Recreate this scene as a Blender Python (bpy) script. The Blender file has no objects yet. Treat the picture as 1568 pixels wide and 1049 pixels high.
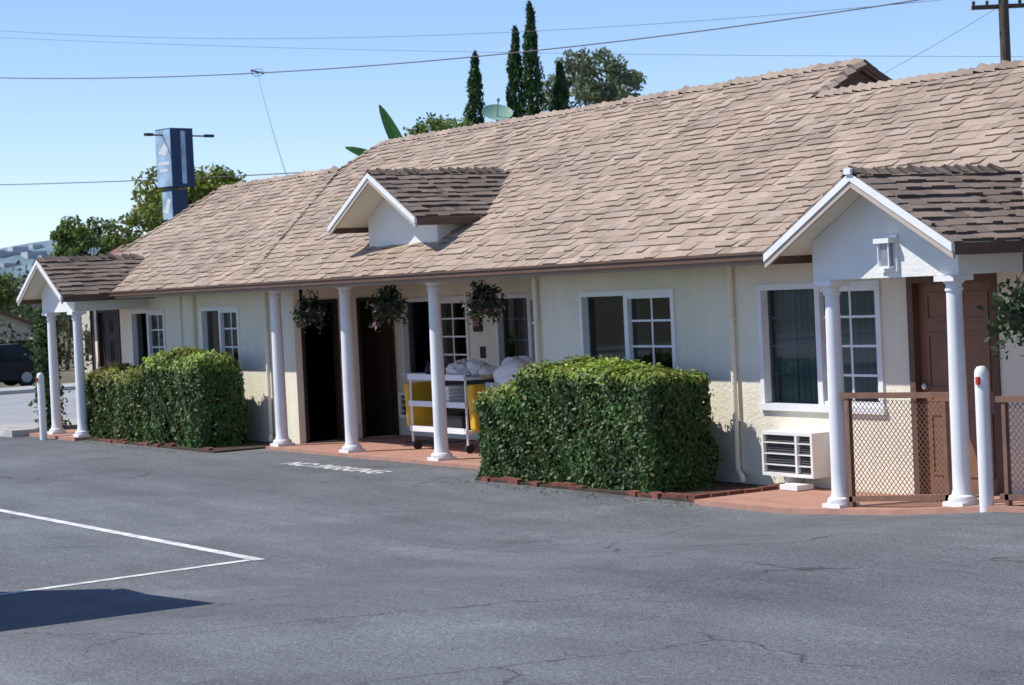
import bpy, math, random
import numpy as np
from mathutils import Vector, Matrix
rnd=random.Random(7); rs=np.random.RandomState(5)
scn=bpy.context.scene
# ------------------------------------------------------------ materials
def M(name,col,rough=.8,var=.12,vscale=2.,bump=0.,bscale=60.,attr=False,metal=0.,spec=.3,streak=0):
    m=bpy.data.materials.new(name); m.use_nodes=True; nt=m.node_tree; N=nt.nodes; L=nt.links
    b=N['Principled BSDF']; b.inputs['Roughness'].default_value=rough; b.inputs['Metallic'].default_value=metal
    b.inputs['Specular IOR Level'].default_value=spec
    tc=N.new('ShaderNodeTexCoord')
    n=N.new('ShaderNodeTexNoise'); n.inputs['Scale'].default_value=vscale; n.inputs['Detail'].default_value=6
    L.new(tc.outputs['Object'],n.inputs['Vector'])
    mr=N.new('ShaderNodeMapRange'); mr.inputs['From Min'].default_value=.3; mr.inputs['From Max'].default_value=.7
    mr.inputs['To Min'].default_value=1-var; mr.inputs['To Max'].default_value=1+var*.6
    L.new(n.outputs['Fac'],mr.inputs['Value']); fac=mr.outputs[0]
    if streak:
        mp=N.new('ShaderNodeMapping'); mp.inputs['Scale'].default_value=(6,6,.5); L.new(tc.outputs['Object'],mp.inputs[0])
        n3=N.new('ShaderNodeTexNoise'); n3.inputs['Scale'].default_value=1; n3.inputs['Detail'].default_value=5; L.new(mp.outputs[0],n3.inputs['Vector'])
        m3=N.new('ShaderNodeMapRange'); m3.inputs['From Min'].default_value=.35; m3.inputs['From Max'].default_value=.7; m3.inputs['To Min'].default_value=1; m3.inputs['To Max'].default_value=1-streak
        L.new(n3.outputs['Fac'],m3.inputs['Value']); mm=N.new('ShaderNodeMath'); mm.operation='MULTIPLY'; L.new(fac,mm.inputs[0]); L.new(m3.outputs[0],mm.inputs[1]); fac=mm.outputs[0]
    mx=N.new('ShaderNodeVectorMath'); mx.operation='SCALE'
    if attr:
        a=N.new('ShaderNodeAttribute'); a.attribute_name='col'; L.new(a.outputs['Color'],mx.inputs[0])
    else: mx.inputs[0].default_value=col
    L.new(fac,mx.inputs['Scale']); L.new(mx.outputs[0],b.inputs['Base Color'])
    if bump:
        n2=N.new('ShaderNodeTexNoise'); n2.inputs['Scale'].default_value=bscale; n2.inputs['Detail'].default_value=4
        L.new(tc.outputs['Object'],n2.inputs['Vector'])
        bp=N.new('ShaderNodeBump'); bp.inputs['Strength'].default_value=bump; bp.inputs['Distance'].default_value=.02
        L.new(n2.outputs['Fac'],bp.inputs['Height']); L.new(bp.outputs[0],b.inputs['Normal'])
    return m
def leafmat(name,trans=.3):
    m=bpy.data.materials.new(name); m.use_nodes=True; nt=m.node_tree; N=nt.nodes; L=nt.links
    b=N['Principled BSDF']; b.inputs['Roughness'].default_value=.5; b.inputs['Specular IOR Level'].default_value=.35
    a=N.new('ShaderNodeAttribute'); a.attribute_name='col'; L.new(a.outputs['Color'],b.inputs['Base Color'])
    t=N.new('ShaderNodeBsdfTranslucent'); L.new(a.outputs['Color'],t.inputs['Color'])
    mx=N.new('ShaderNodeMixShader'); mx.inputs[0].default_value=trans
    L.new(b.outputs[0],mx.inputs[1]); L.new(t.outputs[0],mx.inputs[2]); L.new(mx.outputs[0],N['Material Output'].inputs[0])
    return m
def glassmat():
    m=bpy.data.materials.new('window_glass'); m.use_nodes=True; nt=m.node_tree; N=nt.nodes; L=nt.links
    N.remove(N['Principled BSDF'])
    t=N.new('ShaderNodeBsdfTransparent'); t.inputs[0].default_value=(.50,.58,.57,1)
    g=N.new('ShaderNodeBsdfGlossy'); g.inputs['Roughness'].default_value=.03; g.inputs[0].default_value=(.9,.95,1,1)
    f=N.new('ShaderNodeFresnel'); f.inputs[0].default_value=1.5
    mx=N.new('ShaderNodeMixShader'); L.new(f.outputs[0],mx.inputs[0]); L.new(t.outputs[0],mx.inputs[1]); L.new(g.outputs[0],mx.inputs[2])
    L.new(mx.outputs[0],N['Material Output'].inputs[0]); return m
def asphalt():
    m=bpy.data.materials.new('asphalt'); m.use_nodes=True; nt=m.node_tree; N=nt.nodes; L=nt.links
    b=N['Principled BSDF']; b.inputs['Roughness'].default_value=.8; b.inputs['Specular IOR Level'].default_value=.3
    tc=N.new('ShaderNodeTexCoord')
    def noise(s,d=5,vec=None,r=.5):
        n=N.new('ShaderNodeTexNoise'); n.inputs['Scale'].default_value=s; n.inputs['Detail'].default_value=d; n.inputs['Roughness'].default_value=r
        L.new(vec or tc.outputs['Object'],n.inputs['Vector']); return n
    def mr(o,a,b_,c,d):
        k=N.new('ShaderNodeMapRange'); k.inputs[1].default_value=a;k.inputs[2].default_value=b_;k.inputs[3].default_value=c;k.inputs[4].default_value=d
        L.new(o,k.inputs[0]); return k.outputs[0]
    def mul(a,c):
        k=N.new('ShaderNodeMath'); k.operation='MULTIPLY'; L.new(a,k.inputs[0]); L.new(c,k.inputs[1]); return k.outputs[0]
    mp=N.new('ShaderNodeMapping'); mp.inputs['Scale'].default_value=(.35,1.6,1); mp.inputs['Rotation'].default_value=(0,0,.25)
    L.new(tc.outputs['Object'],mp.inputs[0])
    a=mr(noise(.25,5,None,.6).outputs['Fac'],.32,.68,.76,1.18)
    s=mr(noise(.9,7,mp.outputs[0],.7).outputs['Fac'],.3,.72,.74,1.22)
    pt=mr(noise(.55,4).outputs['Fac'],.59,.63,1,1.15)
    st=mr(noise(.8,5,None,.6).outputs['Fac'],.63,.72,1,.72)
    c=mr(noise(38,4,None,.7).outputs['Fac'],.3,.7,.60,1.36)
    c2=mr(noise(110,2).outputs['Fac'],.35,.75,.62,1.6)
    wn=noise(1.3,5); va=N.new('ShaderNodeVectorMath'); va.operation='SCALE'; va.inputs['Scale'].default_value=.9
    L.new(wn.outputs['Color'],va.inputs[0]); vb=N.new('ShaderNodeVectorMath'); L.new(tc.outputs['Object'],vb.inputs[0]); L.new(va.outputs[0],vb.inputs[1])
    vo=N.new('ShaderNodeTexVoronoi'); vo.feature='DISTANCE_TO_EDGE'; vo.inputs['Scale'].default_value=.33; L.new(vb.outputs[0],vo.inputs['Vector'])
    cr=mr(vo.outputs['Distance'],.0,.006,1,0)
    mk=mr(noise(.35,2).outputs['Fac'],.49,.55,0,1)
    crm=mul(cr,mk); dark=mr(crm,0,1,1,.38)
    v=mul(mul(mul(mul(a,s),mul(pt,st)),mul(c,c2)),dark)
    vm=N.new('ShaderNodeVectorMath'); vm.operation='SCALE'; vm.inputs[0].default_value=(.153,.158,.165); L.new(v,vm.inputs['Scale'])
    L.new(vm.outputs[0],b.inputs['Base Color'])
    bp=N.new('ShaderNodeBump'); bp.inputs['Strength'].default_value=.6; bp.inputs['Distance'].default_value=.008
    L.new(noise(100,3).outputs['Fac'],bp.inputs['Height']); L.new(bp.outputs[0],b.inputs['Normal'])
    return m
ASPH=asphalt(); GLASS=glassmat(); LEAF=leafmat('foliage')
STUCCO=M('cream_stucco',(.83,.765,.61),.9,.07,1.5,.45,35,streak=.07)
STUCCOW=M('white_stucco',(.78,.77,.72),.9,.05,2,.35,35)
WHITE=M('white_paint',(.82,.82,.81),.5,.05,4,streak=.05)
SHING=M('roof_shingles',(1,1,1),.95,.17,.9,.4,120,attr=True,streak=.06)
BROWN=M('brown_trim',(.13,.075,.05),.6,.15,5)
DOORB=M('brown_door',(.24,.12,.07),.5,.15,6)
DOORD=M('dark_door',(.04,.025,.018),.6,.2,6)
FASC=M('painted_fascia',(.36,.28,.22),.7,.08,6)
TANT=M('tan_trim',(.50,.42,.34),.7,.08,6)
TERRA=M('terracotta_paving',(.44,.24,.175),.8,.18,5,.2,50)
BRICK=M('red_brick',(.20,.075,.05),.9,.4,9,.4,60)
SOIL=M('soil',(.07,.05,.035),1,.4,8,.6,30)
CONC=M('concrete',(.42,.41,.38),.9,.15,1.5,.2,60)
STREET=M('street_asphalt',(.33,.33,.33),.9,.12,.7,.2,60)
EARTH=M('dry_earth',(.16,.14,.085),1,.35,.15)
LINE=M('worn_white_paint',(.68,.68,.66),.8,.4,9)
CURT=M('curtain_cloth',(.42,.47,.46),.9,.08,5)
CURTB=M('blue_curtain_cloth',(.1,.14,.2),.9,.1,5)
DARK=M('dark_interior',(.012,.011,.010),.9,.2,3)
BARK=M('bark',(.11,.08,.055),.95,.3,6,.5,30)
METAL=M('grey_metal',(.35,.36,.37),.45,.1,8,metal=.6)
DKMET=M('dark_metal',(.03,.03,.03),.5,.1,8)
YEL=M('yellow_vinyl',(.72,.42,.03),.5,.1,6)
RED=M('red_plastic',(.55,.04,.02),.4,.1,6)
CLOTH=M('white_towels',(.78,.77,.75),.95,.12,14,.4,25)
WOODB=M('brown_wood_rail',(.19,.105,.07),.7,.2,8)
WIRE=M('mesh_wire',(.17,.10,.07),.6,.1,8)
BLUE=M('sign_blue',(.012,.035,.09),.35,.15,3)
SIGNW=M('sign_face',(.34,.48,.60),.35,.45,2.2)
SIGNT=M('sign_lettering',(.70,.72,.72),.4,.1,3)
TIRE=M('tire_rubber',(.02,.02,.02),.85,.1,8)
CARP=M('car_paint_dark',(.008,.010,.014),.4,.05,2,spec=.25)
VANP=M('car_paint_silver',(.5,.51,.52),.3,.03,2,spec=.6)
CGLAS=M('car_glass',(.015,.02,.025),.1,.05,2,spec=.5)
# ------------------------------------------------------------ builders
def empty(name):
    e=bpy.data.objects.new(name,None); scn.collection.objects.link(e); return e
class MB:
    def __init__(s): s.v=[];s.f=[];s.c=[]
    def face(s,pts,col=(1,1,1)):
        i=len(s.v); s.v+= [tuple(p) for p in pts]; s.f.append(tuple(range(i,i+len(pts)))); s.c.append(col)
    def obox(s,O,A,B,C,col=(1,1,1)):
        O=Vector(O);A=Vector(A);B=Vector(B);C=Vector(C); i=len(s.v)
        for k in range(8):
            s.v.append(tuple(O+A*(k&1)+B*((k>>1)&1)+C*((k>>2)&1)))
        for q in ((0,2,3,1),(4,5,7,6),(0,1,5,4),(2,6,7,3),(0,4,6,2),(1,3,7,5)):
            s.f.append(tuple(i+j for j in q)); s.c.append(col)
    def box(s,x0,x1,y0,y1,z0,z1,col=(1,1,1)): s.obox((x0,y0,z0),(x1-x0,0,0),(0,y1-y0,0),(0,0,z1-z0),col)
    def prism(s,pts,E,col=(1,1,1)):
        E=Vector(E); n=len(pts); i=len(s.v); P=[Vector(p) for p in pts]
        s.v+=[tuple(p) for p in P]+[tuple(p+E) for p in P]
        s.f.append(tuple(range(i,i+n))[::-1]); s.f.append(tuple(range(i+n,i+2*n))); s.c+=[col,col]
        for k in range(n):
            k2=(k+1)%n; s.f.append((i+k,i+k2,i+n+k2,i+n+k)); s.c.append(col)
    def cyl(s,p0,p1,r0,r1=None,n=10,col=(1,1,1),caps=True):
        r1=r0 if r1 is None else r1; p0=Vector(p0);p1=Vector(p1); d=(p1-p0).normalized()
        a=d.orthogonal().normalized(); b=d.cross(a); i=len(s.v)
        for p,r in ((p0,r0),(p1,r1)):
            for k in range(n):
                t=2*math.pi*k/n; s.v.append(tuple(p+(a*math.cos(t)+b*math.sin(t))*r))
        for k in range(n):
            k2=(k+1)%n; s.f.append((i+k,i+k2,i+n+k2,i+n+k)); s.c.append(col)
        if caps:
            s.f.append(tuple(i+k for k in range(n))[::-1]); s.f.append(tuple(i+n+k for k in range(n))); s.c+=[col,col]
    def lathe(s,x,y,prof,n=16,col=(1,1,1)):
        i=len(s.v)
        for r,z in prof:
            for k in range(n):
                t=2*math.pi*k/n; s.v.append((x+r*math.cos(t),y+r*math.sin(t),z))
        for j in range(len(prof)-1):
            for k in range(n):
                k2=(k+1)%n; s.f.append((i+j*n+k,i+j*n+k2,i+(j+1)*n+k2,i+(j+1)*n+k)); s.c.append(col)
        s.f.append(tuple(i+(len(prof)-1)*n+k for k in range(n))); s.c.append(col)
    def blob(s,c,r,amp=.15,n=12,seed=0,col=(1,1,1)):
        q=random.Random(seed); ph=[q.uniform(0,6) for _ in range(6)]; i=len(s.v); m=n*2
        for a in range(n+1):
            th=math.pi*a/n
            for b in range(m):
                f=2*math.pi*b/m
                k=1+amp*(math.sin(3*f+ph[0])*math.sin(2*th+ph[1])+.6*math.sin(5*f+ph[2]+3*th)+.5*math.sin(7*th+ph[3]+2*f))
                s.v.append((c[0]+r[0]*k*math.sin(th)*math.cos(f),c[1]+r[1]*k*math.sin(th)*math.sin(f),c[2]+r[2]*k*math.cos(th)))
        for a in range(n):
            for b in range(m):
                b2=(b+1)%m; s.f.append((i+a*m+b,i+(a+1)*m+b,i+(a+1)*m+b2,i+a*m+b2)); s.c.append(col)
    def make(s,name,mat,parent=None,smooth=False,attr=False,bevel=0):
        me=bpy.data.meshes.new(name); me.from_pydata(s.v,[],s.f); me.materials.append(mat)
        if attr:
            at=me.attributes.new('col','FLOAT_COLOR','CORNER')
            arr=[]
            for f,c in zip(s.f,s.c): arr+=[c[0],c[1],c[2],1.0]*len(f)
            at.data.foreach_set('color',arr)
        if smooth:
            me.polygons.foreach_set('use_smooth',[True]*len(me.polygons)); 
        me.update(); o=bpy.data.objects.new(name,me); scn.collection.objects.link(o)
        if smooth:
            md=o.modifiers.new('es','EDGE_SPLIT'); md.split_angle=math.radians(40)
        if bevel:
            md=o.modifiers.new('bv','BEVEL'); md.width=bevel; md.segments=2; md.limit_method='ANGLE'
        if parent: o.parent=parent
        return o
def leaves(name,C,size,cols,parent=None,Nrm=None,spread=.6,aspect=.5,up=0.,mat=None):
    C=np.asarray(C,float); n=len(C)
    R=rs.normal(size=(n,3)); R/=np.linalg.norm(R,axis=1)[:,None]
    if Nrm is not None:
        R=np.asarray(Nrm)+R*spread; R/=np.linalg.norm(R,axis=1)[:,None]
    T=rs.normal(size=(n,3)); T[:,2]+=up
    T-=R*np.sum(T*R,axis=1)[:,None]; T/=(np.linalg.norm(T,axis=1)[:,None]+1e-9)
    B=np.cross(R,T); s=(size*rs.uniform(.6,1.3,n))[:,None]
    V=np.stack([C-T*s,C+B*s*aspect,C+T*s,C-B*s*aspect],axis=1).reshape(-1,3)
    me=bpy.data.meshes.new(name); me.vertices.add(n*4); me.vertices.foreach_set('co',V.ravel())
    me.loops.add(n*4); me.loops.foreach_set('vertex_index',np.arange(n*4,dtype=np.int32))
    me.polygons.add(n); me.polygons.foreach_set('loop_start',np.arange(0,n*4,4,dtype=np.int32))
    me.polygons.foreach_set('loop_total',np.full(n,4,dtype=np.int32))
    me.update(calc_edges=True)
    at=me.attributes.new('col','FLOAT_COLOR','CORNER')
    c=np.concatenate([np.asarray(cols),np.ones((n,1))],axis=1); at.data.foreach_set('color',np.repeat(c,4,axis=0).ravel())
    me.materials.append(mat or LEAF); me.validate()
    o=bpy.data.objects.new(name,me); scn.collection.objects.link(o)
    if parent: o.parent=parent
    return o
def lcol(n,a,b,dark=.0):
    t=rs.uniform(0,1,(n,1)); c=np.array(a)*(1-t)+np.array(b)*t; return c*rs.uniform(.7,1.25,(n,1))
# ------------------------------------------------------------ ground
HX=[-4000,-400,-120,-70,-50,-14,-12.6,-11.4,0,60,4000]; HZ=[-12,-5,-1.7,-.62,-.04,-.04,.04,.15,.3,.3,.3]
def h(x): return float(np.interp(x,HX,HZ))
def sheet(name,x0,x1,y0,y1,dz,mat,parent=None):
    xs=[x0]+[x for x in HX if x0<x<x1]+[x1]; b=MB()
    for a,c in zip(xs[:-1],xs[1:]):
        b.face([(a,y0,h(a)+dz),(c,y0,h(c)+dz),(c,y1,h(c)+dz),(a,y1,h(a)+dz)])
    return b.make(name,mat,parent)
sheet('ground',-4000,4000,-4000,4000,-.008,EARTH)
sheet('parking_lot_asphalt',-33.4,30,-45,.28,0,ASPH)
sheet('street',-50,-35.2,-200,200,-.002,STREET)
b=MB(); b.box(-35.2,-33.4,-200,-9,-.1,.06); b.box(-35.2,-33.4,-.9,200,-.1,.06); b.box(-33.4,-33.0,-1.35,-.9,-.1,.07)
b.box(-52.2,-50,-200,200,-.1,.05)
b.face([(-35.2,-9,-.036),(-33.4,-9,-.036),(-33.4,-.9,-.036),(-35.2,-.9,-.036)])
b.make('sidewalk',CONC)
def stripe(name,p,q,w):
    p=Vector((*p,0));q=Vector((*q,0)); d=(q-p).normalized(); n=Vector((-d.y,d.x,0))*w/2
    b=MB(); zz=h(p.x)+.004; b.face([(v.x,v.y,zz) for v in (p-n,q-n,q+n,p+n)]); return b.make(name,LINE)
# ------------------------------------------------------------ MOTEL
H_EAVE=2.25; EY=-.35; P=.55
motel=empty('motel_building')
def roofz(y): return H_EAVE+P*(y-EY)
SH1=[(.425,.325,.248),(.405,.31,.235),(.445,.345,.265),(.38,.288,.218),(.42,.33,.26)]
SH2=[(.235,.18,.142),(.265,.205,.162),(.205,.158,.125),(.245,.19,.15)]
def shingles(mb,O,U,V,L,S,pal,e=.142,inside=None,seed=1,thick=(.005,.026),dk=.1):
    q=random.Random(seed); O=Vector(O);U=Vector(U).normalized();V=Vector(V).normalized(); N=U.cross(V)
    if N.z<0: N=-N
    k=0
    while k*e<S-1e-4:
        v0=k*e; v1=min(v0+e+.03,S+.01); u=-q.uniform(0,.2)
        while u<L:
            w=q.choice((.08,.11,.14,.17,.2,.26)); ua=max(u,0); ub=min(u+w,L); u+=w
            if ub-ua<.02: continue
            if inside and not inside((ua+ub)/2,v0+e/2): continue
            t=q.uniform(*thick); c=q.choice(pal); f=q.uniform(.88,1.08)
            if q.random()<dk: f*=.82
            c=(c[0]*f,c[1]*f,c[2]*f); j=q.uniform(-.022,.012)
            a=O+U*ua+V*(v0+j); d=O+U*ub+V*(v0+j); g=O+U*ub+V*v1; m=O+U*ua+V*v1
            A=a+N*t;D=d+N*t;G=g+N*.003;Mm=m+N*.003
            i=len(mb.v); mb.v+=[tuple(x) for x in (A,D,G,Mm,a,d,g,m)]
            mb.f+=[(i,i+1,i+2,i+3),(i+4,i+5,i+1,i),(i+5,i+6,i+2,i+1),(i+7,i+4,i,i+3)]
            mb.c+=[c,(c[0]*.5,c[1]*.5,c[2]*.5),c,c]
        k+=1
def ridgecap(mb,p,q_,side1,side2,pal,seed=3,wid=.13,step=.15,lift=1.):
    q=random.Random(seed); p=Vector(p);q_=Vector(q_); L=(q_-p).length; d=(q_-p).normalized(); s1=Vector(side1).normalized()*wid; s2=Vector(side2).normalized()*wid
    n=int(L/step); up=Vector((0,0,1))
    for i in range(n):
        t0=p+d*(i*step); t1=p+d*((i+1.25)*step); l0=q.uniform(.035,.06)*lift; l1=.015*lift
        if q.random()<.15: l0+=.02*lift
        c=q.choice(pal); f=q.uniform(.75,1.05); c=(c[0]*f,c[1]*f,c[2]*f)
        for s in (s1,s2):
            mb.face([t0+up*l0,t1+up*l1,t1+s+up*l1*.6,t0+s+up*l0*.7],c)
            mb.face([t0+up*l0,t0+s+up*l0*.7,t0+s-up*.02,t0-up*.02],(c[0]*.4,c[1]*.4,c[2]*.4))
XL,XR=-33.45,-7.5; XH0,XH1=-29.0,-17.72; YH=3.52; YLO=2.8
vs=Vector((0,1,P)).normalized(); 
Sl=(YLO-EY)*math.hypot(1,P); Sh=(YH-EY)*math.hypot(1,P)
mb=MB()
shingles(mb,(XL,EY-.04,roofz(EY-.04)),(1,0,0),vs,XR-XL,Sh+.045,SH1,inside=lambda u,v:(v<Sl) or (XH0<XL+u<XH1),seed=11)
capF=Vector((0,-1,-P)); capB=Vector((0,1,-P))
ridgecap(mb,(XH0,YH,roofz(YH)),(XH1,YH,roofz(YH)),capF,capB,SH1)
ridgecap(mb,(XL,YLO,roofz(YLO)),(XH0,YLO,roofz(YLO)),capF,capB,SH1,5)
ridgecap(mb,(XH1+.1,YLO,roofz(YLO)),(XR,YLO,roofz(YLO)),capF,capB,SH1,6)
ridgecap(mb,(-26.25,-.12,roofz(-.12)),(XH0,YLO,roofz(YLO)),Vector((1,1,P)),Vector((-1,-1,-P)),[(.26,.19,.145)],8,.03,.14,.6)
ridgecap(mb,(XH0,YLO,roofz(YLO)),(XH0,YH,roofz(YH)),(1,0,0),(-1,0,-.4),SH1,9,.08)
ridgecap(mb,(XH1,YLO,roofz(YLO)),(XH1,YH,roofz(YH)),(-1,0,0),(1,0,-.6),SH1,10,.08)
ridgecap(mb,(XL,EY,roofz(EY)),(XL,YLO,roofz(YLO)),(1,0,0),(-1,0,-.4),SH1,12,.08)
zb=H_EAVE
def backslope(x0,x1,yr,seed):
    zr=roofz(yr); W=yr-EY; sl=Vector((0,-1,P)).normalized()
    shingles(mb,(x0,yr+W,zb),(1,0,0),sl,x1-x0,W*math.hypot(1,P),SH1,.3,seed=seed)
backslope(XH0,XH1,YH,21); backslope(XL,XH0,YLO,22); backslope(XH1,XR,YLO,23)
mb.make('main_roof_shingles',SHING,motel,attr=True)
b=MB()
def sheath(x0,x1,yr):
    zr=roofz(yr)-.008; ze=zb-.008; W=yr-EY
    b.prism([(x0,EY,ze),(x0,yr,zr),(x0,yr+W,ze),(x0,yr+W,ze-.06),(x0,yr,zr-.07),(x0,EY,ze-.06)],(x1-x0,0,0))
sheath(XL,XH0,YLO); sheath(XH0,XH1,YH); sheath(XH1+.001,XR,YLO)
b.make('roof_deck',BROWN,motel)
b=MB()
for x in (XH0+.12,XH1-.16):
    b.prism([(x,2.0,2.6),(x,2.0,roofz(2.0)-.1),(x,YH,roofz(YH)-.1),(x,5.1,roofz(2*YH-5.1)-.1),(x,5.1,2.6)],(.06,0,0))
b.make('gable_vents',BROWN,motel)
b=MB()
for x in (XH1-.08,):
    b.prism([(x,2.7,roofz(2.7)-.01),(x,YH,roofz(YH)-.01),(x,YH,roofz(YH)-.09),(x,2.7,roofz(2.7)-.09)],(.05,0,0))
    b.prism([(x,4.4,roofz(2*YH-4.4)-.01),(x,YH,roofz(YH)-.01),(x,YH,roofz(YH)-.09),(x,4.4,roofz(2*YH-4.4)-.09)],(.05,0,0))
b.make('rake_trim',FASC,motel)
b=MB()
for x0,x1 in ((-30.88,-13.84),(-11.62,XR)):
    b.box(x0,x1,EY-.12,EY-.02,2.165,2.235); b.box(x0,x1,EY-.135,EY-.12,2.215,2.24)
b.make('gutter',BROWN,motel)
b=MB()
for x0,x1 in ((-30.88,-13.84),(-11.62,XR)): b.box(x0,x1,EY-.018,EY+.02,2.12,2.225)
b.make('eave_fascia',FASC,motel)
b=MB(); b.box(XL+.02,XR,EY+.021,2.2,2.162,2.19); b.make('soffit',TANT,motel)
# walls ------------------------------------------------------
wall=MB(); frame=MB(); glass=MB(); curt=MB(); curtb=MB(); dk=MB(); munt=MB()
def wallseg(O,U,N,u0,u1,z0,z1,ops,th=.15,mbx=None):
    O=Vector(O);U=Vector(U);N=Vector(N); us=sorted({u0,u1}|{o[0] for o in ops}|{o[1] for o in ops})
    for a,c in zip(us[:-1],us[1:]):
        m=(a+c)/2; cuts=sorted([(o[2],o[3]) for o in ops if o[0]<m<o[1]]); z=z0
        for za,zb_ in cuts:
            if za>z: (mbx or wall).obox(O+U*a+Vector((0,0,z)),U*(c-a),-N*th,(0,0,za-z))
            z=zb_
        if z1>z: (mbx or wall).obox(O+U*a+Vector((0,0,z)),U*(c-a),-N*th,(0,0,z1-z))
def window(O,U,N,u0,u1,z0,z1,rows=4,cur='r',cm=None,leftm=False):
    O=Vector(O);U=Vector(U);N=Vector(N); Z=Vector((0,0,1)); f=.055
    def bx(m,a,c,za,zb_,d0,d1): m.obox(O+U*a+Z*za+N*d0,U*(c-a),N*(d1-d0),Z*(zb_-za))
    bx(frame,u0,u1,z1-f,z1,-.09,.022); bx(frame,u0-.02,u1+.02,z0-.02,z0+f-.01,-.09,.04)
    bx(frame,u0,u0+f,z0+f-.01,z1-f,-.09,.022); bx(frame,u1-f,u1,z0+f-.01,z1-f,-.09,.022)
    m=(u0+u1)/2; bx(frame,m-.035,m+.035,z0+f-.01,z1-f,-.085,.012)
    bx(frame,m+.035,u1-f,z1-f-.035,z1-f,-.06,-.0); bx(frame,m+.035,u1-f,z0+f-.01,z0+f+.03,-.06,-.0); bx(frame,u1-f-.035,u1-f,z0+f+.03,z1-f-.035,-.06,-.002)
    for a,c,d in ((u0+f,m-.035,-.065),(m+.035,u1-f-.035,-.045)):
        q=[O+U*a+Z*(z0+f)+N*d,O+U*c+Z*(z0+f)+N*d,O+U*c+Z*(z1-f)+N*d,O+U*a+Z*(z1-f)+N*d]; glass.face(q)
    def grid(mm,a,c,d,w):
        x=(a+c)/2; bx(mm,x-w,x+w,z0+f+.03,z1-f-.035,d-.008,d+.004)
        for r in range(1,rows):
            zz=z0+f+(z1-z0-2*f)*r/rows; bx(mm,a,x-w,zz-w,zz+w,d-.008,d+.003); bx(mm,x+w,c,zz-w,zz+w,d-.008,d+.003)
    grid(frame,m+.035,u1-f-.035,-.038,.011)
    if leftm: grid(munt,u0+f,m-.035,-.08,.009)
    def curtain(mm,a,c,d=.2,amp=.022,per=.09):
        n=max(8,int((c-a)/.015)); pts=[]
        for i in range(n+1):
            u=a+(c-a)*i/n; dd=-d+amp*math.sin(2*math.pi*u/per+.8*math.sin(u*7)); pts.append((u,dd))
        for (ua,da),(ub,db) in zip(pts[:-1],pts[1:]):
            mm.face([O+U*ua+N*da+Z*(z0-.1),O+U*ub+N*db+Z*(z0-.1),O+U*ub+N*db+Z*(z1+.02),O+U*ua+N*da+Z*(z1+.02)])
    w=u1-u0
    if cur=='full': curtain(cm,u0-.05,u1+.05)
    if cur=='l': curtain(cm,u0+.28*w,u0+.5*w)
FY=.3; O=(0,FY,0);U=(1,0,0);N=(0,-1,0)
WZ0,WZ1=.74,1.93
wins=[(-31.75,-30.38),(-29.0,-27.66),(-18.89,-17.17),(-15.82,-14.09)]
doors=[(-33.25,-32.25,0,1.98),(-13.74,-12.66,0,1.96)]
def Wn(i): return (wins[i][0],wins[i][1],WZ0,WZ1)
wallseg(O,U,N,-33.4,-25.9,-.05,2.162,[doors[0],Wn(0),Wn(1)])
wallseg(O,U,N,-19.82,XR+.3,-.05,2.162,[Wn(2),Wn(3),doors[1]])
window(O,U,N,*wins[0],WZ0,WZ1,cur='l',cm=curtb); window(O,U,N,*wins[1],WZ0,WZ1,cur='l',cm=curtb)
window(O,U,N,*wins[2],WZ0,WZ1,cur='l',cm=curtb); window(O,U,N,*wins[3],WZ0,WZ1,cur='full',cm=curt,leftm=True)
RB=1.9
sideops=[(.40,.98,0,1.97),(1.28,1.86,0,1.97)]
wallseg((-25.9,0,0),(0,1,0),(1,0,0),FY+.15,RB,-.05,2.162,sideops)
bw=[(-25.72,-23.9),(-23.2,-21.6)]
wallseg((0,RB,0),U,N,-26.05,-19.67,-.05,2.162,[(bw[0][0],bw[0][1],.84,1.93),(bw[1][0],bw[1][1],.74,1.93)])
window((0,RB,0),U,N,*bw[0],.84,1.93,cur='l',cm=curt); window((0,RB,0),U,N,*bw[1],.74,1.93,cur='l',cm=curt,leftm=True)
wallseg((-19.82,0,0),(0,1,0),(-1,0,0),FY+.15,RB,-.05,2.162,[])
wall.box(-33.4,-33.25,FY+.151,5.6,-.05,2.15); wall.box(XR+.15,XR+.3,FY+.151,5.6,-.05,2.15); wall.box(-33.4,XR+.3,5.6,5.75,-.05,2.6)
for x in (-33.38,XR+.12):
    wall.prism([(x,EY+.3,2.151),(x,YLO,roofz(YLO)-.1),(x,2*YLO-EY-.3,2.151)],(.12,0,0))
wall.make('stucco_walls',STUCCO,motel)
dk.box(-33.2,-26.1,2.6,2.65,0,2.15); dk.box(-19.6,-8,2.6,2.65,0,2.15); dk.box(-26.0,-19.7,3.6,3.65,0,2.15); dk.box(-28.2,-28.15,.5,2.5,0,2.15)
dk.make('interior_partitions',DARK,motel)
frame.make('window_frames',WHITE,motel); glass.make('window_panes',GLASS,motel)
curt.make('curtains',CURT,motel,smooth=False); curtb.make('blue_curtains',CURTB,motel)
munt.make('inner_muntins',METAL,motel)
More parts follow.
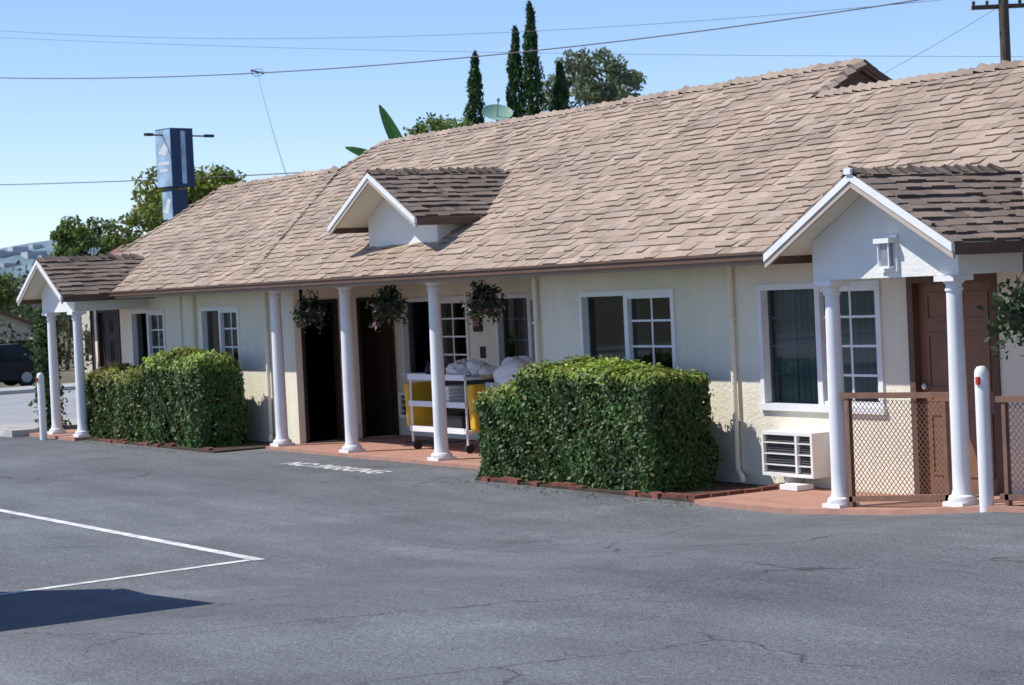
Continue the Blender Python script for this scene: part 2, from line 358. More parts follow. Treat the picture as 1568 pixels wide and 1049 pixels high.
def door(name,x0,x1,z1,y,mat):
    b=MB(); b.box(x0+.07,x1-.07,y,y+.045,.02,z1-.07)
    w=x1-x0-.14
    for (a,c) in ((.1,.46),(.54,.9)):
        for (za,zb_) in ((.2,.75),(.95,1.45),(1.55,1.8)):
            xa=x0+.07+a*w; xc=x0+.07+c*w
            b.box(xa,xc,y-.012,y-.0005,za,za+.025); b.box(xa,xc,y-.012,y-.0005,zb_-.025,zb_); b.box(xa,xa+.025,y-.012,y-.0005,za+.025,zb_-.025); b.box(xc-.025,xc,y-.012,y-.0005,za+.025,zb_-.025)
    b.make(name,mat,motel)
    b=MB(); b.box(x0,x0+.07,FY-.02,FY+.12,0,z1-.07); b.box(x1-.07,x1,FY-.02,FY+.12,0,z1-.07); b.box(x0,x1,FY-.02,FY+.12,z1-.07,z1); b.make(name+'_casing',BROWN if mat is DOORB else mat,motel)
    b=MB(); b.cyl((x0+.15,y-.06,.98),(x0+.15,y,.98),.028); b.make(name+'_knob',METAL,motel,smooth=True)
door('guest_room_door',*doors[0][:2],1.98,FY+.04,DOORD); door('entry_door',*doors[1][:2],1.96,FY+.06,DOORB)
b=MB()
for (ya,yb) in ((.40,.98),(1.28,1.86)):
    b.box(-25.99,-25.88,ya,ya+.045,0,1.97); b.box(-25.99,-25.88,yb-.045,yb,0,1.97); b.box(-25.99,-25.88,ya+.045,yb-.045,1.92,1.97)
b.obox((-25.97,1.81,.02),(0,.035,0),(-.5,-.2,0),(0,0,1.9))
b.make('office_doors',DOORD,motel)
b=MB(); b.box(-25.9,-25.885,1.0,1.02,1.2,1.4); b.box(-23.62,-23.5,RB-.02,RB-.002,1.1,1.25); b.box(-23.75,-23.55,RB-.03,RB-.002,1.45,1.9)
b.make('notice_boards',DOORD,motel)
b=MB(); b.box(-23.72,-23.58,RB-.04,RB-.031,1.52,1.66); b.make('notice_picture',M('poster',(.35,.2,.18),.6,.5,20),motel)
b=MB(); b.box(-25.95,-19.0,-.2,FY-.002,-.1,0.0); b.box(-25.88,-19.84,FY-.002,RB-.002,-.1,0.0)
b.box(-33.2,-30.9,-1.08,FY-.002,-.1,0.01)
b.make('porch_paving',TERRA,motel)
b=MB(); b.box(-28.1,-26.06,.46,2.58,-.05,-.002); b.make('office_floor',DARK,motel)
b=MB(); b.box(-24.55,-23.75,1.2,1.8,.001,.012); b.box(-14.0,-12.9,-.45,.1,h(-13.5)+.047,h(-12.9)+.075) if False else None; b.make('doormat',DKMET,motel)
b=MB(); xs=[-15.25,-14,-12.6,-11.4,-9.5]
for a,c in zip(xs[:-1],xs[1:]):
    za,zc=h(a)+.045,h(c)+.045
    b.face([(a,-1.02,za),(c,-1.02,zc),(c,FY-.001,zc),(a,FY-.001,za)]); b.face([(a,-1.02,za-.1),(c,-1.02,zc-.1),(c,-1.02,zc),(a,-1.02,za)])
b.face([(-15.25,-1.02,-.1),(-15.25,-1.02,.005),(-15.25,FY,.005),(-15.25,FY,-.1)])
b.make('side_porch_paving',TERRA,motel)
def column(x,y,z0,z1,r,name='porch_column'):
    b=MB(); H=z1-z0
    b.box(x-r*1.55,x+r*1.55,y-r*1.55,y+r*1.55,z0,z0+.035)
    b.lathe(x,y,[(r*1.5,z0+.035),(r*1.58,z0+.055),(r*1.45,z0+.08),(r*1.15,z0+.09),(r*1.12,z0+.11),(r*1.02,z0+.13),(r,z0+.3),(r*.97,z0+H*.5),(r*.86,z1-.16),(r*.86,z1-.13),(r*1.02,z1-.12),(r*1.02,z1-.10),(r*.88,z1-.095),(r*.9,z1-.07),(r*1.3,z1-.045)],20)
    b.box(x-r*1.5,x+r*1.5,y-r*1.5,y+r*1.5,z1-.045,z1)
    b.make(name,WHITE,motel,smooth=True)
for x in (-25.83,-23.80,-21.53): column(x,0,0,2.16,.083)
PY=-.86
for x in (-13.42,-11.98): column(x,PY,h(x)+.045,1.955,.072)
for x in (-32.25,-31.1): column(x,PY,.01,1.955,.078)
def gable(cx,w,yf,yface,yb,ze,za,wb,zbot,seed,nm,thick=.065,beam=True):
    mb=MB()
    for sgn in (-1,1):
        V=Vector((-sgn*w,0,za-ze)); S=V.length
        shingles(mb,(cx+sgn*(w+.02),yf-.03,ze-.01),(0,1,0),V,yb-yf,S,SH2,e=.13,seed=seed+sgn,thick=(.012,.035),dk=.2)
    ridgecap(mb,(cx,yf-.03,za),(cx,yb-.1,za),Vector((-w,0,ze-za)),Vector((w,0,ze-za)),SH2,seed,.1,.13)
    mb.make(nm+'_shingles',SHING,motel,attr=True)
    b=MB()
    b.prism([(cx-w,yf,ze-.012),(cx,yf,za-.012),(cx+w,yf,ze-.012),(cx+w,yf,ze-.06),(cx,yf,za-.065),(cx-w,yf,ze-.06)],(0,yb-yf,0)); b.make(nm+'_deck',STUCCO,motel)
    for nm2,t0,t1,yo,mat in (('_bargeboards',.008,.008+thick,.04,WHITE),('_barge_trim',.0085+thick,.06+thick,.028,TANT)):
        b=MB()
        for s in (-1,1):
            b.prism([(cx+s*(w+.02),yf-yo,ze-.012-t0),(cx+s*.001,yf-yo,za-t0),(cx+s*.001,yf-yo,za-t1),(cx+s*(w+.02),yf-yo,ze-.012-t1)],(0,yo-.002,0))
        b.make(nm+nm2,mat,motel)
    b=MB()
    for s in (-1,1):
        b.box(cx+s*w-.012,cx+s*w+.035,yf+.001,yb*.6+.1 if yb<1 else .75,ze-.11,ze-.02)
    b.make(nm+'_eave_gutters',BROWN,motel)
    sl=(za-ze)/w
    b=MB(); zt=za-.068-wb*sl
    b.prism([(cx-wb,yface,zbot),(cx+wb,yface,zbot),(cx+wb,yface,zt),(cx,yface,za-.068),(cx-wb,yface,zt)],(0,.12,0))
    if beam:
        for s in (-1,1):
            b.box(cx+s*(wb-.06)-.06,cx+s*(wb-.06)+.06,yface+.12,FY-.001,zbot,2.11)
        b.box(cx-wb+.12,cx+wb-.12,yface+.12,FY-.001,2.05,2.08)
    else:
        for s in (-1,1): b.box(cx+s*(wb-.06)-.06,cx+s*(wb-.06)+.06,yface+.12,yface+1.3,zbot,zt)
    b.make(nm+'_gable_wall',STUCCOW,motel)
gable(-12.72,1.10,-1.20,-.92,.67,2.22,2.82,.86,1.957,31,'entry_porch')
gable(-31.75,.98,-1.20,-.92,.6,2.22,2.80,.72,1.957,41,'guest_porch')
gable(-22.76,1.10,-.12,.30,1.97,2.92,3.52,.87,2.4,51,'dormer',beam=False)
b=MB(); b.cyl((-22.76,.23,3.23),(-22.76,.299,3.23),.05,n=14); b.make('dormer_vent',METAL,motel)
b=MB(); b.prism([(-12.76,-1.26,2.80),(-12.68,-1.26,2.80),(-12.68,-1.26,2.84),(-12.72,-1.26,2.855),(-12.76,-1.26,2.84)],(0,.07,0)); b.make('ridge_end_cap',WHITE,motel)
b=MB()
for x in (-29.2,-26.7,-19.72,-16.2):
    b.cyl((x,FY-.045,.12),(x,FY-.045,2.161),.028); b.cyl((x,FY-.045,.12),(x+.25,FY-.18,.05),.028)
    for z in (.6,1.6): b.box(x-.04,x+.04,FY-.08,FY,z,z+.02)
b.box(-29.75,-29.71,FY-.03,FY,0.1,2.15)
b.make('downspouts',STUCCO,motel,smooth=True)
def ac(x0,x1,z0,z1,y,nm):
    b=MB(); b.box(x0,x1,y-.24,y-.001,z0,z0+.03); b.box(x0,x1,y-.24,y-.001,z1-.03,z1); b.box(x0,x0+.03,y-.24,y-.001,z0+.03,z1-.03); b.box(x1-.03,x1,y-.24,y-.001,z0+.03,z1-.03)
    xm=x0+(x1-x0)*.66; b.box(xm,xm+.03,y-.24,y-.02,z0+.03,z1-.03)
    n=4
    for i in range(1,n): 
        z=z0+(z1-z0)*i/n; b.box(x0+.03,xm,y-.235,y-.21,z-.005,z+.005); b.box(xm+.03,x1-.03,y-.235,y-.21,z-.005,z+.005)
    b.make(nm,STUCCOW,motel)
    b=MB(); 
    n=16
    for i in range(n):
        z=z0+.03+(z1-z0-.06)*(i+.5)/n; b.box(x0+.03,xm,y-.205,y-.18,z-.006,z+.006); b.box(xm+.03,x1-.03,y-.205,y-.18,z-.006,z+.006)
    b.box(x0+.03,xm,y-.17,y-.16,z0+.03,z1-.03); b.box(xm+.03,x1-.03,y-.17,y-.16,z0+.03,z1-.03)
    b.make(nm+'_grille',M('grille_grey',(.10,.10,.10),.6),motel)
ac(-15.58,-14.84,.12,.54,FY,'air_conditioner'); ac(-25.5,-24.9,.28,.62,RB,'office_air_conditioner')
b=MB(); b.box(-15.3,-15.26,FY-.2,FY-.01,-.02,.12); b.box(-15.2,-14.95,FY-.35,FY-.15,0.01,.06); b.make('ac_drain',WHITE,motel)
lx=-12.62; b=MB(); y0=-.921
b.box(lx-.09,lx+.09,y0-.1,y0,2.235,2.275); b.box(lx-.065,lx+.065,y0-.08,y0,2.03,2.05)
for dx in (-.065,.055): b.box(lx+dx,lx+dx+.01,y0-.08,y0-.07,2.05,2.235)
b.box(lx-.1,lx+.1,y0-.02,y0,2.0,2.3); b.make('porch_lantern',WHITE,motel)
b=MB(); b.box(lx-.05,lx+.05,y0-.066,y0-.022,2.05,2.235); b.make('porch_lantern_glass',METAL,motel)
b=MB(); b.box(-35.1,-33.42,.9,1.0,-.04,2.05); b.box(-35.3,-33.42,-.1,1.2,2.05,2.12)
for i in range(8): b.box(-35.1+i*.21,-35.08+i*.21,.88,.899,0,2.05)
b.make('storage_alcove',DOORD,motel)
# railing panels --------------------------------------------
def rail(name,x0,x1,y,zt):
    e=empty(name); b=MB(); za,zc=h(x0)+.05,h(x1)+.05
    b.obox((x0,y-.03,zt),(x1-x0,0,.03),(0,.06,0),(0,0,.045)); b.obox((x0,y-.02,za+.04),(x1-x0,0,zc-za),(0,.04,0),(0,0,.045))
    for x in (x0+.05,x1-.09): b.box(x,x+.04,y-.02,y+.02,h(x)+.05,zt)
    b.make('frame',WOODB,e)
    b=MB(); z0=min(za,zc)+.1; H=zt-z0; W=x1-x0-.1; s=.052; t=.003; xa=x0+.05
    for d in (1,-1):
        k=-H
        while k<W+H:
            f=lambda z:(k+z if d==1 else k+H-z)
            if d==1: zmin=max(0,-k); zmax=min(H,W-k)
            else: zmin=max(0,k+H-W); zmax=min(H,k+H)
            if zmax-zmin>.01:
                b.cyl((xa+f(zmin),y+.002*d,z0+zmin),(xa+f(zmax),y+.002*d,z0+zmax),t,n=4,caps=False)
            k+=s
    b.make('mesh_panel',WIRE,e); return e
rail('porch_railing',-13.34,-12.06,PY,.96)
rail('porch_railing',-11.42,-9.6,-1.0,.98)
e=empty('wooden_ramp_railing'); b=MB()
b.obox((-11.55,-.3,.35),(1.8,0,.28),(0,.05,0),(0,0,.09)); b.obox((-11.55,-.3,.95),(1.8,0,.28),(0,.05,0),(0,0,.09))
for x in (-11.5,-10.7,-9.9): b.box(x,x+.08,-.25,-.19,.1,1.05+(x+11.5)*.15)
for i in range(16): b.box(-11.5+i*.11,-11.46+i*.11,-.24,-.22,.1,.95)
b.make('rails',DOORD,e)
def bollard(x,y,r=.062,dz=0):
    e=empty('bollard'); b=MB(); z=h(x)+dz
    b.lathe(x,y,[(r,z-.1),(r,z+1.0),(r*.92,z+1.03),(r*.6,z+1.055),(.01,z+1.06)],18); b.make('post',WHITE,e,smooth=True)
    b=MB(); b.box(x+.0,x+.03,y-r-.012,y-r+.02,z+.92,z+.98); b.make('red_reflector',RED,e)
bollard(-11.6,-.98,.055,.06); bollard(-31.8,-1.25,.058)
# ------------------------------------------------------------ hedges
def hedge(name,x0,x1,y0,y1,ztop,n,ca,cb,ct,seed=0,size=.028,R=.13,zslope=0.):
    e=empty(name); z0=h(x0); b=MB(); i=.11+(R-.13)*.35; b.box(x0+i,x1-i,y0+i,y1-i,z0,ztop-i-abs(zslope)*.5)
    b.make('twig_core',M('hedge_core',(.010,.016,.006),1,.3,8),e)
    Lx,Ly,Lz=x1-x0,y1-y0,ztop-z0
    A=np.array([Lx*Lz,Lx*Lz*.6,Ly*Lz,Ly*Lz,Lx*Ly*1.5]); f=rs.choice(5,n,p=A/A.sum()); u=rs.uniform(0,1,n); v=rs.uniform(0,1,n)
    Pn=np.zeros((n,3)); Nn=np.zeros((n,3))
    for k in range(5):
        m=f==k
        if k<2: Pn[m]=np.stack([x0+u[m]*Lx,np.full(m.sum(),(y0,y1)[k]),z0+v[m]*Lz],1)
        elif k<4: Pn[m]=np.stack([np.full(m.sum(),(x0,x1)[k-2]),y0+u[m]*Ly,z0+v[m]*Lz],1)
        else: Pn[m]=np.stack([x0+u[m]*Lx,y0+v[m]*Ly,np.full(m.sum(),ztop)],1)
    c=np.array([(x0+x1)/2,(y0+y1)/2,(z0+ztop)/2]); hd=np.array([Lx,Ly,Lz])/2
    q=Pn-c; inner=np.clip(q,-(hd-R),hd-R); inner[:,2]=np.clip(q[:,2],-hd[2]-1,hd[2]-R)
    d=q-inner; dl=np.linalg.norm(d,axis=1)[:,None]+1e-6; Nn=d/dl; q=inner+Nn*R
    w=.026*(np.sin(q[:,0]*4.3+seed)+np.sin(q[:,2]*6+q[:,0]*3)+np.sin(q[:,1]*7+1+q[:,0]*2))+.020*np.sin(q[:,0]*15+q[:,2]*12+seed)
    q=q+Nn*(w-np.abs(rs.normal(0,.03,n))+.01+(rs.uniform(0,1,n)<.04)*.045)[:,None]; Pn=q+c
    Pn[:,2]+=zslope*(q[:,0]/hd[0])*np.clip((q[:,2]+hd[2])/(2*hd[2]),0,1)
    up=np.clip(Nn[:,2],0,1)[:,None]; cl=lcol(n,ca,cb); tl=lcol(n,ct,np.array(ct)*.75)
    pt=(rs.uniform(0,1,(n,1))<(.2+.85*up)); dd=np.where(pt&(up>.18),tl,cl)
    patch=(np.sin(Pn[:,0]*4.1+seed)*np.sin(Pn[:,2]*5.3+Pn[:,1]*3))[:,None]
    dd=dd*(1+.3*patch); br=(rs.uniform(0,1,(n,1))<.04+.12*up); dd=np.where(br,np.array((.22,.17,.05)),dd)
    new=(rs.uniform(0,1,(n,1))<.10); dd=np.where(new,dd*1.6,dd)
    keep=Pn[:,2]>z0+.01
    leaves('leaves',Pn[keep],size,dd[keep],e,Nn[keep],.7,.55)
    return e
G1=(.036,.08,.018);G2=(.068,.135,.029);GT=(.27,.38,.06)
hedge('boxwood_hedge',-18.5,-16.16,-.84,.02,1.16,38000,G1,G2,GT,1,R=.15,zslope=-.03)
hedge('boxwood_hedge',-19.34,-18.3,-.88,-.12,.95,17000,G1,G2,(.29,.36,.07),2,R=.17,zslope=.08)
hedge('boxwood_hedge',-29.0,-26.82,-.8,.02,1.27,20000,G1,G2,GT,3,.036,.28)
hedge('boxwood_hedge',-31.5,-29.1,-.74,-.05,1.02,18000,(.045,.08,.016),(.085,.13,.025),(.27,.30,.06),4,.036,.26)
e=empty('planting_bed'); b=MB()
b.box(-19.25,-15.4,-.93,FY-.002,-.1,-.015); b.box(-30.88,-26.1,-.9,FY-.002,-.1,-.015); b.make('soil',SOIL,e)
b=MB()
def edging(x0,x1,y,zz=0):
    x=x0
    while x<x1:
        w=rnd.uniform(.16,.21); j=rnd.uniform(-.02,.02); hh=rnd.uniform(-.01,.025); tw=rnd.uniform(-.03,.03)
        if rnd.random()<.5: b.prism([(x,y+j,-.06),(x+w,y+j+tw,-.06),(x+w,y+j+tw,hh*.6),(x+w*.8,y+j+tw*.8,hh),(x+w*.2,y+j,hh),(x,y+j,hh*.6)],(0,.07,0))
        x+=w+.008
edging(-19.3,-15.5,-.92); edging(-30.9,-26.0,-.9)
y=-.95
while y<.2: 
    b.box(-15.42+rnd.uniform(-.02,.02),-15.33,y,y+.18,-.06,rnd.uniform(.02,.06)); y+=.2
b.make('brick_edging',BRICK,e)
n=260; C=np.stack([rs.uniform(-19.5,-15.2,n),-1.0-np.abs(rs.normal(0,.18,n)),np.full(n,-.034)],1)
C2=np.stack([rs.uniform(-31,-26,n),-1.0-np.abs(rs.normal(0,.18,n)),np.full(n,-.034)],1)
leaves('fallen_leaves',np.concatenate([C,C2]),.022,lcol(2*n,(.12,.09,.04),(.2,.16,.08)),None,np.tile((0,0,1.),(2*n,1)),.12,.5)
# ------------------------------------------------------------ hanging baskets
def basket(x,y,zc,r,seed,flow=True):
    e=empty('hanging_basket'); b=MB(); b.lathe(x,y,[(.03,zc-.15),(.1,zc-.13),(.15,zc-.05),(.16,zc)],14); b.make('pot',DOORD,e,smooth=True)
    b=MB(); zt=2.16
    for k in range(3):
        t=k*2.1; b.cyl((x+.15*math.cos(t),y+.15*math.sin(t),zc),(x,y,min(zt-.03,zc+.32)),.004,n=4)
    b.cyl((x,y,min(zt-.03,zc+.32)),(x,y,zt),.006,n=4); b.make('hanger',DKMET,e)
    n=650; q=rs.normal(size=(n,3)); q/=np.linalg.norm(q,axis=1)[:,None]; rr=rs.uniform(.2,1.15,n)[:,None]**.7
    C=np.array([x,y,zc+.02])+q*rr*r*np.array([1,1,.8])*(1+.25*np.sin(q[:,0:1]*5+seed)); C[:,2]-=.18*rs.uniform(0,1,n)*(np.hypot(C[:,0]-x,C[:,1]-y)>r*.6)
    cl=lcol(n,(.025,.045,.018),(.05,.08,.028))
    if flow:
        m=rs.uniform(0,1,n)<.10; cl[m]=np.array((.35,.16,.2)); m=rs.uniform(0,1,n)<.04; cl[m]=np.array((.5,.45,.5))
    leaves('plant',C,.038,cl,e,None,1,.5); return e
basket(-24.72,-.05,1.84,.22,1); basket(-22.57,-.05,1.88,.23,2); basket(-20.3,-.05,1.9,.22,3); basket(-11.15,-.95,1.66,.27,4,False)
e=empty('climbing_vine'); n=2500
C=np.stack([-33.5+rs.normal(0,.12,n),-.5+rs.normal(0,.1,n),rs.uniform(.0,2.0,n)],1); leaves('leaves',C,.05,lcol(n,(.03,.07,.015),(.07,.12,.03)),e)
b=MB(); b.cyl((-33.5,-.5,-.04),(-33.5,-.5,2),.03); b.make('stem',BARK,e)
# ------------------------------------------------------------ housekeeping cart
e=empty('housekeeping_cart'); b=MB(); x0,x1,y0,y1=-23.35,-21.95,.62,1.12
for z in (.24,.56,.9): b.box(x0,x1,y0,y1,z,z+.035); b.box(x0,x1,y0-.012,y0-.001,z,z+.07)
for x in (x0+.02,x1-.02):
    for y in (y0+.02,y1-.02): b.cyl((x,y,.1),(x,y,.98),.016)
b.make('shelves_and_posts',WHITE,e)
b=MB()
for x in (x0+.06,x1-.06):
    for y in (y0+.06,y1-.06): b.cyl((x-.02,y,.06),(x+.02,y,.06),.06,n=14)
b.box(x0+.5,x1-.2,y0+.05,y1,.275,.45); b.box(x0+.05,x1-.05,y1-.06,y1-.03,.27,.9)
b.make('casters_and_bin',DKMET,e)
b=MB()
for xa,xb in ((x0-.16,x0-.01),(x1+.01,x1+.18)):
    b.prism([(xa,y0,.85),(xb,y0,.85),(xb-.01,y0+.02,.28),(xa+.03,y0+.02,.28)],(0,.44,0))
b.make('yellow_bags',YEL,e,bevel=.03)
b=MB(); q=random.Random(4)
for i in range(5): b.box(-22.75+q.uniform(-.02,.02),-22.4,y0+.03,y1-.05,.596+i*.045,.636+i*.045)
for i in range(7): b.blob((-22.5+.09*i+q.uniform(-.05,.05),.85+q.uniform(-.12,.12),1.0+q.uniform(-.01,.08)),(.15,.13,.075),.16,8,i)
b.make('towels',CLOTH,e,smooth=True)
b=MB(); b.lathe(-22.92,.75,[(.05,.935),(.055,1.07),(.02,1.12),(.018,1.17)],10); b.box(-22.96,-22.86,.735,.765,1.17,1.21); b.lathe(-22.78,.8,[(.04,.935),(.045,1.0),(.015,1.05)],10); b.make('spray_bottle',RED,e)
b=MB(); b.lathe(-23.1,.78,[(.04,.935),(.045,1.05),(.015,1.09),(.014,1.12)],10); b.lathe(-23.22,.9,[(.05,.935),(.05,1.02)],10); b.make('cleaner_bottle',BLUE,e)
e=empty('laundry_cart'); b=MB(); 
for x in (-21.55,-20.85):
    for y in (.7,1.15): b.cyl((x,y,.08),(x,y,.88),.015)
b.box(-21.57,-20.83,.68,1.17,.2,.23); b.box(-21.57,-20.83,.68,.7,.8,.88); b.box(-21.57,-20.83,1.15,1.17,.8,.88); b.make('frame',METAL,e)
b=MB(); b.blob((-21.2,.92,.95),(.36,.25,.22),.09,16,3); b.blob((-21.2,.92,.55),(.3,.22,.3),.05,12,6); b.make('laundry_bundle',CLOTH,e,smooth=True)
# ------------------------------------------------------------ painted markings
stripe('parking_line',(-31.5,-5.65),(-15.03,-5.5),.10)
stripe('parking_line',(-15.1,-5.56),(-14.6,-9.9),.09)
tc=bpy.data.curves.new('lettering','FONT'); tc.body='NO PARKING'; tc.size=.40; tc.align_x='CENTER'; tc.offset=.012
to=bpy.data.objects.new('painted_lettering',tc); scn.collection.objects.link(to); to.location=(-22.25,-1.2,h(-22)+.005); tc.materials.append(LINE)
# ------------------------------------------------------------ vehicles
def vehicle(name,prof,gh,width,loc,ang,paint,wheels,wr,ins=.16):
    e=empty(name); M4=Matrix.Translation(loc)@Matrix.Rotation(ang,4,'Z'); w=width/2
    def put(b,nm,mat,bev=0,sm=False):
        o=b.make(nm,mat,e,bevel=bev,smooth=sm); o.data.transform(M4)
    b=MB(); b.prism([(-w,l,z) for l,z in prof],(2*w,0,0)); put(b,'body',paint,.06)
    b=MB(); n=len(gh)
    zmin=min(z for l,z in gh); zmax=max(z for l,z in gh)
    def sx(z): return w-.05-ins*(z-zmin)/(zmax-zmin)
    A=[(-sx(z),l,z) for l,z in gh]; B=[(sx(z),l,z) for l,z in gh]
    b.face(A[::-1]); b.face(B)
    for i in range(n):
        j=(i+1)%n; b.face([A[i],A[j],B[j],B[i]])
    put(b,'windows',CGLAS)
    b=MB(); top=[p for p in gh if p[1]>zmax-.12]; l0=min(p[0] for p in top); l1=max(p[0] for p in top)
    b.box(-sx(zmax)-.015,sx(zmax)+.015,l0-.03,l1+.03,zmax-.03,zmax+.025)
    for s in (-1,1):
        for (la,za),(lb,zb_) in zip(gh,gh[1:]):
            if abs(zb_-za)>.2: b.cyl((s*(sx(za)+.005),la,za),(s*(sx(zb_)+.005),lb,zb_),.04,n=6)
        lm=(l0+l1)/2; b.cyl((s*(sx(zmin)+.005),lm,zmin),(s*(sx(zmax)+.005),lm,zmax),.035,n=6)
    put(b,'roof_and_pillars',paint,.02)
    b=MB(); c=MB()
    for l in wheels:
        for s in (-1,1):
            b.cyl((s*(w-.2),l,wr),(s*(w+.01),l,wr),wr,n=24); c.cyl((s*(w+.011),l,wr),(s*(w+.02),l,wr),wr*.6,wr*.5,n=12)
    put(b,'tires',TIRE); put(c,'hubcaps',METAL)
    b=MB(); L0=min(l for l,z in prof); L1=max(l for l,z in prof)
    for s in (-1,1): b.box(s*w*.75-.15,s*w*.75+.15,L0-.01,L0+.05,.62,.78)
    put(b,'tail_lights',RED)
    b=MB()
    for s in (-1,1): b.box(s*w*.75-.16,s*w*.75+.16,L1-.05,L1+.01,.6,.74)
    put(b,'headlights',METAL); return e
carprof=[(-2.2,.35),(-2.25,.6),(-2.15,.88),(-1.2,.95),(.9,.93),(1.9,.78),(2.2,.6),(2.22,.3),(1.8,.2),(-1.9,.2)]
cargh=[(-1.95,.9),(-1.3,1.38),(-.5,1.45),(.2,1.42),(1.05,.9)]
vehicle('parked_car',carprof,cargh,1.75,(-70.3,10.3,h(-70.3)+.0),math.pi,CARP,(-1.35,1.35),.32)
vanprof=[(-2.3,.35),(-2.32,.9),(-2.28,1.1),(1.2,1.1),(2.2,.9),(2.4,.6),(2.4,.3),(-2.2,.3)]
vangh=[(-2.28,1.08),(-2.26,1.92),(-2.2,2.02),(.6,2.02),(1.4,1.08)]
vehicle('parked_passenger_van',vanprof,vangh,2.0,(-14.45,-10.5,h(-15)),math.pi,VANP,(-1.5,1.5),.34,.08)
# ------------------------------------------------------------ trees
def tree(name,base,cc,rad,nc,nl,ls,ca,cb,tr=.2,seed=0,cs=.35):
    e=empty(name); q=np.random.RandomState(seed); b=MB()
    top=Vector((cc[0],cc[1],cc[2]-rad[2]*.3)); bz=Vector(base); mid=bz.lerp(top,.5)+Vector((.2,.1,0))
    b.cyl(bz,mid,tr,tr*.7); b.cyl(mid,top,tr*.7,tr*.35)
    d=q.normal(size=(nc,3)); d/=np.linalg.norm(d,axis=1)[:,None]; r=q.uniform(.35,1,nc)[:,None]**.6
    K=np.array(cc)+d*r*np.array(rad)*.85
    for k in K[::2]: b.cyl(mid.lerp(top,q.uniform(.3,1)),Vector(k),tr*.25,tr*.06,n=5)
    b.make('trunk',BARK,e,smooth=True)
    R=max(rad)*cs; C=[];cl=[]
    for k in K:
        g=q.normal(size=(nl,3)); g/=np.linalg.norm(g,axis=1)[:,None]; g*=(q.uniform(0,1,nl)[:,None]**.4)*R*q.uniform(.6,1.15)*np.array([1,1,.75])
        C.append(k+g); f=q.uniform(.75,1.25); cl.append(lcol(nl,ca,cb)*f)
    leaves('foliage',np.concatenate(C),ls,np.concatenate(cl),e,None,1,.5); return e
def cypress(name,x,y,z0,z1,R,seed,stems=1):
    e=empty(name); n=6500; q=np.random.RandomState(seed); t=q.uniform(0,1,n)**1.1
    a=q.uniform(0,6.283,n)
    r=R*np.minimum(1,(1-t)*2.6)**.6*(.85+.18*np.sin(t*23+seed+a)+.14*np.sin(t*57+2*a)); rr=r*q.uniform(.45,1.1,n)
    C=np.stack([x+rr*np.cos(a)+.10*np.sin(t*6+seed),y+rr*np.sin(a)+.08*np.sin(t*8),z0+t*(z1-z0)],1)
    leaves('foliage',C,.13,lcol(n,(.03,.08,.024),(.075,.15,.04)),e,None,1,.3,up=2.5)
    b=MB(); b.cyl((x,y,z0-1),(x,y,z1-.4),.16,.03); b.make('trunk',BARK,e); return e
cypress('cypress_tree',-68.15,29.4,1.5,11.0,.55,1)
cypress('cypress_tree',-67.4,30.75,1.5,11.9,.52,2)
cypress('cypress_tree',-66.95,31.2,1.5,12.8,.55,3)
cypress('cypress_tree',-66.5,32.2,1.5,10.5,.58,4)
tree('eucalyptus_tree',(-73.9,38.9,-1),(-74.1,38.9,10.2),(2.4,3.0,2.0),64,100,.12,(.13,.175,.085),(.26,.29,.16),.22,1,.21)
tree('ash_tree',(-69.6,18.5,-1),(-69.6,18.5,5.1),(2.5,2.8,2.0),60,150,.12,(.14,.18,.022),(.30,.33,.055),.2,2,.25)
tree('ash_tree',(-123.8,35,-2),(-123.8,35,5.8),(2.4,2.4,2.2),40,120,.17,(.10,.17,.035),(.20,.28,.07),.2,3,.28)
tree('olive_tree',(-118,31,-2),(-118,31.4,3.7),(1.4,1.6,1.2),20,110,.14,(.17,.20,.16),(.27,.29,.24),.15,4,.35)
tree('shade_tree',(-120,33.7,-2),(-120,37.5,4.6),(1.5,1.6,1.5),22,110,.15,(.09,.16,.03),(.17,.24,.06),.15,14,.35)
tree('shade_tree',(-126,30,-2),(-128,29.5,2.9),(2.2,2.6,1.9),34,110,.17,(.09,.14,.03),(.18,.21,.06),.2,5,.3)
tree('laurel_tree',(-51.6,18,-1),(-51.6,18,6.35),(.9,1.1,.8),26,110,.07,(.10,.17,.03),(.20,.28,.06),.12,6,.35)
tree('shade_tree',(-62,12.5,-1),(-62,13.6,3.9),(1.2,1.5,1.4),28,110,.09,(.12,.16,.025),(.27,.29,.06),.12,7,.35)
e=empty('shrub_row'); C=[];cl=[]
for i in range(26):
    c=np.array([-84+rs.uniform(-1,1),8+i*1.1,.2+rs.uniform(-.3,.5)]); g=rs.normal(size=(220,3)); g/=np.linalg.norm(g,axis=1)[:,None]; g*=rs.uniform(.3,1,(220,1))*np.array([.9,1.0,1.2])
    C.append(c+g); cl.append(lcol(220,(.06,.085,.025),(.14,.14,.055))*rs.uniform(.6,1.3))
leaves('foliage',np.concatenate(C),.13,np.concatenate(cl),e)
e=empty('distant_trees'); C=[];cl=[]
for i in range(120):
    Zd=rs.uniform(170,420); t=rs.uniform(-.29,-.1); X=t*Zd
    wx=.5348*X-.845*Zd; wy=.845*X+.5348*Zd-12.56; s=rs.uniform(2,4.5)
    g=rs.normal(size=(160,3)); g/=np.linalg.norm(g,axis=1)[:,None]; g*=rs.uniform(.3,1,(160,1))*s*np.array([1,1,1.0])
    C.append(np.array([wx,wy,h(wx)+s*.8+2])+g); cl.append(lcol(160,(.08,.12,.05),(.15,.18,.09))*rs.uniform(.6,1.3))
leaves('foliage',np.concatenate(C),.45,np.concatenate(cl),e)
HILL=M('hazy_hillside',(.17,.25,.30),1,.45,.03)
b=MB(); K=160; prev=None; hz=[]
